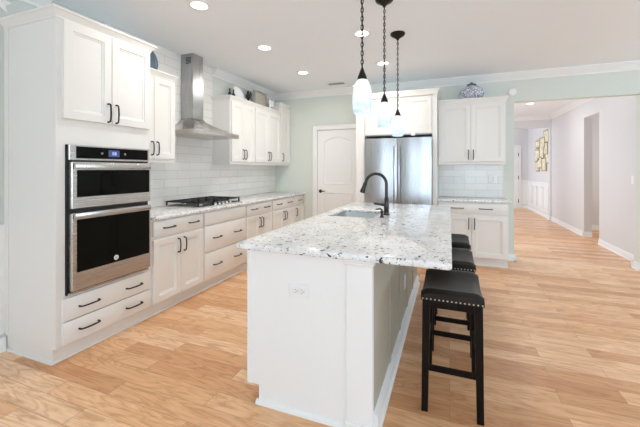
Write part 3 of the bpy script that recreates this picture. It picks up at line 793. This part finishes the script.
sd = obj('seating_side_panel', M().box(BX1 - .012, BX1, BY0 + .022, BY1, .0, .8845), M_greige, t)
m = M()
for k in range(5): 
    y = 2.18 + k * .47
    m.box(BX1, BX1 + .005, y - .03, y + .03, .09, .8845, .002)
obj('reflection_band', m, M_greige, sd)  # raised strips added to imitate vertical reflections on the smooth panel
obj('baseboard', M().prism([(BX1, 0), (-.327, 0), (-.327, .012), (-.338, .022), (-.338, .085), (BX1, .10)], 'Y', BY0 + .022, BY1), M_island, t)
for y in (2.3, 3.3):
    obj('corbel', M().prism([(BX1, .8845), (BX1 + .13, .8845), (BX1 + .13, .862), (BX1 + .10, .855), (BX1 + .05, .82), (BX1 + .025, .76), (BX1 + .022, .72), (BX1, .71)], 'Y', y - .03, y + .03), M_island, t)
FIs = FI(BX0)
for k in range(4):
    y = 1.70 + k * .59
    add_door(t, FIs, y + .01, y + .58, .127, .86, y + (.55 if k % 2 == 0 else .04), .76)
single('island_countertop', counter(IX0, IX1, IY0, IY1, .8848, .918, SXC, ((IX0, IY0), (IX1, IY0), (IX1, IY1), (IX0, IY1)), .010), M_granite, 'large speckled white granite island top with undermount sink cutout', 'countertop', (-.57, 2.87, .8848))
outlet_y('wall_outlet', -.766, BY0, .676, -1, 'white horizontal outlet on the near end of the island', horizontal=True)
t = thing('wall_outlet', 'small white outlet low on the greige seating side of the island', 'outlet', (BX1, 2.93, .38))
obj('cover_plate', M().box(BX1 + .0006, BX1 + .007, 2.894, 2.966, .32, .436, .002), M_plate, t)
obj('socket', M().box(BX1 + .0066, BX1 + .0095, 2.914, 2.946, .337, .37, .002).box(BX1 + .0066, BX1 + .0095, 2.914, 2.946, .387, .42, .002), M_plate, t)

# sink
def rr(x0, x1, y0, y1, z, r=.04, n=5):
    P = []
    for (cx, cy, a0) in ((x1 - r, y1 - r, 0), (x0 + r, y1 - r, PI / 2), (x0 + r, y0 + r, PI), (x1 - r, y0 + r, 1.5 * PI)):
        for k in range(n + 1):
            a = a0 + k / n * PI / 2; P.append((cx + r * math.cos(a), cy + r * math.sin(a), z))
    return P
sx0, sx1, sy0, sy1 = SXC
t = thing('kitchen_sink', 'stainless undermount sink in the island counter', 'sink', ((sx0 + sx1) / 2, (sy0 + sy1) / 2, .68))
m = M(); e = .006
m.hull([rr(sx0 - .02, sx1 + .02, sy0 - .02, sy1 + .02, .8835), rr(sx0 + .004, sx1 - .004, sy0 + .004, sy1 - .004, .8835), rr(sx0 + .006, sx1 - .006, sy0 + .006, sy1 - .006, .75),
        rr(sx0 + .012, sx1 - .012, sy0 + .012, sy1 - .012, .70), rr(sx0 + .04, sx1 - .04, sy0 + .04, sy1 - .04, .685)], False, True)
obj('basin', m, M_sink, t)
obj('drain', M().lathe([(0, .687), (.045, .687), (.045, .690), (.03, .688), (0, .688)], ((sx0 + sx1) / 2, (sy0 + sy1) / 2, 0), 24), M_chrome, t)

# faucet
fx, fy = -.545, 3.10
t = thing('kitchen_faucet', 'dark gunmetal gooseneck faucet beside the island sink', 'faucet', (fx, fy, .918))
obj('base', M().lathe([(0, .9182), (.03, .9182), (.03, .926), (.024, .932), (.023, .975), (.025, .98), (.025, 1.0), (.021, 1.03), (.019, 1.06), (.021, 1.065), (.019, 1.075), (.014, 1.08), (0, 1.08)], (fx, fy, 0), 24), M_faucet, t)
path = [(fx, fy, 1.075), (fx, fy, 1.20)]
for k in range(13):
    a = k / 12 * PI * .93
    path.append((fx - .098 + .098 * math.cos(a), fy, 1.20 + .098 * math.sin(a)))
obj('spout', M().tube(path, .0145, 12), M_faucet, t)
pe = Vector(path[-1]); dd = (Vector(path[-1]) - Vector(path[-2])).normalized()
obj('spray_head', M().tube([pe, pe + dd * .012, pe + dd * .015, pe + dd * .05, pe + dd * .09, pe + dd * .105, pe + dd * .11], [.0155, .0155, .018, .018, .024, .026, .02], 14), M_faucet, t)
obj('lever', M().tube([(fx - .015, fy - .005, 1.01), (fx - .045, fy - .012, 1.012), (fx - .05, fy - .012, 1.013), (fx - .10, fy - .02, 1.02), (fx - .115, fy - .022, 1.022)], [.015, .014, .010, .011, .007], 10), M_faucet, t)
dx_, dy_ = -.555, 2.93
t = thing('soap_dispenser', 'small dark soap dispenser pump in front of the faucet', 'soap dispenser', (dx_, dy_, .918))
obj('base', M().lathe([(0, .9182), (.02, .9182), (.02, .924), (.013, .93), (.012, .955), (.015, .957), (.015, .972), (.008, .978), (0, .978)], (dx_, dy_, 0), 18), M_faucet, t)
obj('nozzle', M().tube([(dx_, dy_, .972), (dx_, dy_, .985), (dx_ - .015, dy_, .992), (dx_ - .055, dy_, .985)], [.007, .007, .007, .005], 8), M_faucet, t)

# ---------------------------------------------------------------- stools
SX0, SX1, SY0, SY1 = -.150, .171, 1.935, 2.405
sxc, syc = (SX0 + SX1) / 2, (SY0 + SY1) / 2
t0 = thing('bar_stool', 'black leather saddle-seat bar stool nearest the camera, seen whole', 'stool', (sxc, syc, 0), 'black saddle stools along the island')
b = bmesh.new(); nu, nv = 12, 18; rows = []
def seat_top(u, v):                       # u,v in -1..1 across X and along Y
    edge = (max(0, abs(u) - .72) / .28) ** 2 * .020 + (max(0, abs(v) - .84) / .16) ** 2 * .032
    return .642 + .046 * abs(v) ** 2 - edge
for i in range(nu + 1):
    u = -1 + 2 * i / nu; r = []
    for j in range(nv + 1):
        v = -1 + 2 * j / nv
        r.append(b.verts.new((sxc + u * (SX1 - SX0) / 2, syc + v * (SY1 - SY0) / 2, seat_top(u, v))))
    rows.append(r)
for i in range(nu):
    for j in range(nv): b.faces.new((rows[i][j], rows[i + 1][j], rows[i + 1][j + 1], rows[i][j + 1]))
bd_e = [e_ for e_ in b.edges if e_.is_boundary]
ret = bmesh.ops.extrude_edge_only(b, edges=bd_e)
nvs = [g for g in ret['geom'] if isinstance(g, bmesh.types.BMVert)]
for v in nvs: v.co.z = .618
bmesh.ops.contextual_create(b, geom=[e_ for e_ in b.edges if e_.is_boundary])
bmesh.ops.recalc_face_normals(b, faces=b.faces[:])
m = M(); m._merge(b)
st = obj('seat', m, M_leather, t0, 50)
m = M(); 
def nail(x, y, ax, s): m.lathe([(.0045, 0), (.0038, s * .0018), (.0018, s * .003), (0, s * .0033)], (x, y, .625), 8, ax)
n = 15
for k in range(n):
    x = SX0 + .01 + (SX1 - SX0 - .02) * k / (n - 1); nail(x, SY0, 'Y', -1); nail(x, SY1, 'Y', 1)
n = 22
for k in range(n):
    y = SY0 + .01 + (SY1 - SY0 - .02) * k / (n - 1); nail(SX0, y, 'X', -1); nail(SX1, y, 'X', 1)
obj('nailhead_trim', m, mat('nailhead_nickel', (0.62, 0.58, 0.5), 0.3, 1.0), st)
ap = M()
q = .012
ap.box(SX0 + q, SX1 - q, SY0 + q, SY0 + q + .02, .575, .6185).box(SX0 + q, SX1 - q, SY1 - q - .02, SY1 - q, .575, .6185)
ap.box(SX0 + q, SX0 + q + .02, SY0 + q, SY1 - q, .575, .6185).box(SX1 - q - .02, SX1 - q, SY0 + q, SY1 - q, .575, .6185)
obj('apron', ap, M_esp, t0)
L_ = .040
for sx in (0, 1):
    for sy in (0, 1):
        xt = SX0 + .008 if sx == 0 else SX1 - .008 - L_; yt = SY0 + .008 if sy == 0 else SY1 - .008 - L_
        ox = -.008 if sx == 0 else .008; oy = -.012 if sy == 0 else .012
        def q4(x, y, z, l): return [(x, y, z), (x + l, y, z), (x + l, y + l, z), (x, y + l, z)]
        obj('leg', M().hull([q4(xt + ox + .003, yt + oy + .003, 0, L_ - .006), q4(xt, yt, .6185, L_)]), M_esp, t0)
def stretcher(axis, a0, a1, c, z, h=.032, w_=.018):
    if axis == 'X': return M().box(a0, a1, c - w_ / 2, c + w_ / 2, z - h / 2, z + h / 2, .003)
    return M().box(c - w_ / 2, c + w_ / 2, a0, a1, z - h / 2, z + h / 2, .003)
obj('footrest', stretcher('X', SX0 + .03, SX1 - .03, SY0 + .022, .237), M_esp, t0)
obj('footrest', stretcher('X', SX0 + .03, SX1 - .03, SY1 - .022, .237), M_esp, t0)
obj('stretcher', stretcher('Y', SY0 + .03, SY1 - .03, SX0 + .024, .30), M_esp, t0)
obj('stretcher', stretcher('Y', SY0 + .03, SY1 - .03, SX1 - .024, .30), M_esp, t0)
dup(t0, (sxc + .003, syc + .66, 0), 'black saddle bar stool second from the camera, mostly hidden by the nearest one')
dup(t0, (sxc + .006, syc + 1.33, 0), 'black saddle bar stool farthest from the camera, only its seat in view')

# ---------------------------------------------------------------- pendants
px, py = -.500, 2.00
GP = 'art-glass pendants over the island'
def pend(px, py, label):
    t = thing('pendant_light', label, 'pendant', (px, py, 1.95), GP)
    obj('canopy', M().lathe([(0, ZC - .0005), (.074, ZC - .0005), (.075, ZC - .012), (.066, ZC - .026), (.035, ZC - .044), (.016, ZC - .058), (.011, ZC - .07), (0, ZC - .072)], (px, py, 0), 24), M_bronze, t)
    m = M(); z = ZC - .066; k = 0
    while z > 1.955:
        pts = []
        for i in range(12):
            a = 2 * PI * i / 12; u, v = .0075 * math.cos(a), .017 * math.sin(a)
            pts.append((px + (u if k % 2 else 0), py + (0 if k % 2 else u), z - .014 + v))
        m.tube(pts, .0031, 5, True); z -= .0265; k += 1
    m.tube([(px + .004, py, ZC - .06), (px - .004, py + .003, 2.4), (px + .003, py, 2.2), (px, py, 1.945)], .0018, 5)
    obj('chain', m, M_bronze, t)
    obj('cap', M().lathe([(0, 1.955), (.007, 1.953), (.012, 1.945), (.017, 1.932), (.026, 1.91), (.03, 1.892), (.028, 1.885), (0, 1.885)], (px, py, 0), 24), M_bronze, t)
    pr = [(.027, 1.89), (.039, 1.876), (.050, 1.85), (.057, 1.82), (.0605, 1.78), (.060, 1.735), (.056, 1.695), (.053, 1.681)]
    inn = [(r - .004, z_) for r, z_ in pr[::-1]]
    sh = M().lathe(pr + inn, (px, py, 0), 32)
    obj('glass_shade', sh, M_art, t, 60)
    obj('bulb', M().lathe([(0, 1.90), (.013, 1.90), (.013, 1.87), (.026, 1.83), (.03, 1.80), (.02, 1.775), (0, 1.768)], (px, py, 0), 16), M_lens, t)
    return t
p0 = pend(px, py, 'nearest and largest-looking swirled glass pendant over the island')
dup(p0, (px, py + .745, 1.95), 'middle swirled glass pendant of the row over the island')
dup(p0, (px, py + 1.50, 1.95), 'farthest swirled glass pendant, hanging before the refrigerator')

# ---------------------------------------------------------------- ceiling fixtures
GC = 'recessed ceiling lights'
def can(x, y, label):
    t = thing('recessed_light', label, 'ceiling light', (x, y, ZC - .0005), GC)
    obj('trim_ring', M().lathe([(.084, ZC - .0005), (.100, ZC - .0005), (.098, ZC - .006), (.088, ZC - .009), (.084, ZC - .007)], (x, y, 0), 28), M_plate, t)
    obj('lens', M().lathe([(0, ZC - .001), (.0845, ZC - .001), (.0845, ZC - .005), (.06, ZC - .008), (0, ZC - .009)], (x, y, 0), 24), M_lens, t)
    return t
c0 = can(-1.99, 2.28, 'recessed ceiling light of the left row nearest the camera')
spots = [(-1.985, 3.35, 'recessed ceiling light in the middle of the left row'), (-1.98, 4.42, 'recessed ceiling light of the left row nearest the pantry door'),
         (-.84, 3.36, 'recessed ceiling light behind the chain of the nearest pendant'), (-.82, 4.41, 'recessed ceiling light behind the middle pendant, before the refrigerator'),
         (1.60, 8.27, 'recessed ceiling light in the hall beyond the opening')]
for x, y, lb in spots: dup(c0, (x, y, ZC - .0005), lb)
for x, y, e_ in ((-1.99, 2.28, 9), (-1.985, 3.35, 9), (-1.98, 4.42, 9), (-.84, 3.36, 9), (-.82, 4.41, 9), (1.6, 8.27, 9)): can_lamp(x, y, e_)
t = thing('ceiling_vent', 'flat white air vent grille in the ceiling before the pantry door', 'vent', (-1.73, 5.19, ZC - .001))
obj('vent_frame', M().box(-1.89, -1.57, 5.12, 5.26, ZC - .006, ZC - .0005, .002), M_plate, t)
m = M()
for k in range(6): m.box(-1.865, -1.595, 5.138 + k * .019, 5.147 + k * .019, ZC - .0075, ZC - .0055)
obj('louvre', m, M_grey, t)

# ---------------------------------------------------------------- foyer wall art
t = thing('wall_art', 'pale gold metal wall art of overlapping squares in the foyer', 'wall art', (XH - .01, 11.35, 1.25))
random.seed(3)
L = [(10.65, 11.15, 2.05, 2.42), (11.0, 11.6, 1.92, 2.25), (11.45, 11.95, 1.95, 2.2), (10.75, 11.2, 1.72, 2.1), (11.1, 11.55, 1.62, 2.0), (11.5, 12.05, 1.55, 1.93), (10.6, 10.95, 1.48, 1.78), (10.85, 11.35, 1.28, 1.66), (11.25, 11.75, 1.35, 1.7), (11.65, 12.05, 1.26, 1.58)]
for k, (y0, y1, z0, z1) in enumerate(L):
    dx = .012 + .012 * (k % 3)
    y0 -= .1; y1 -= .1
    p = obj('metal_square', M().box(XH - dx - .008, XH - .0006, y0, y1, z0, z1, .002), M_golddark, t)
    obj('square_face', M().box(XH - dx - .010, XH - dx - .0078, y0 + .04, y1 - .04, z0 + .04, z1 - .04), M_gold, p)
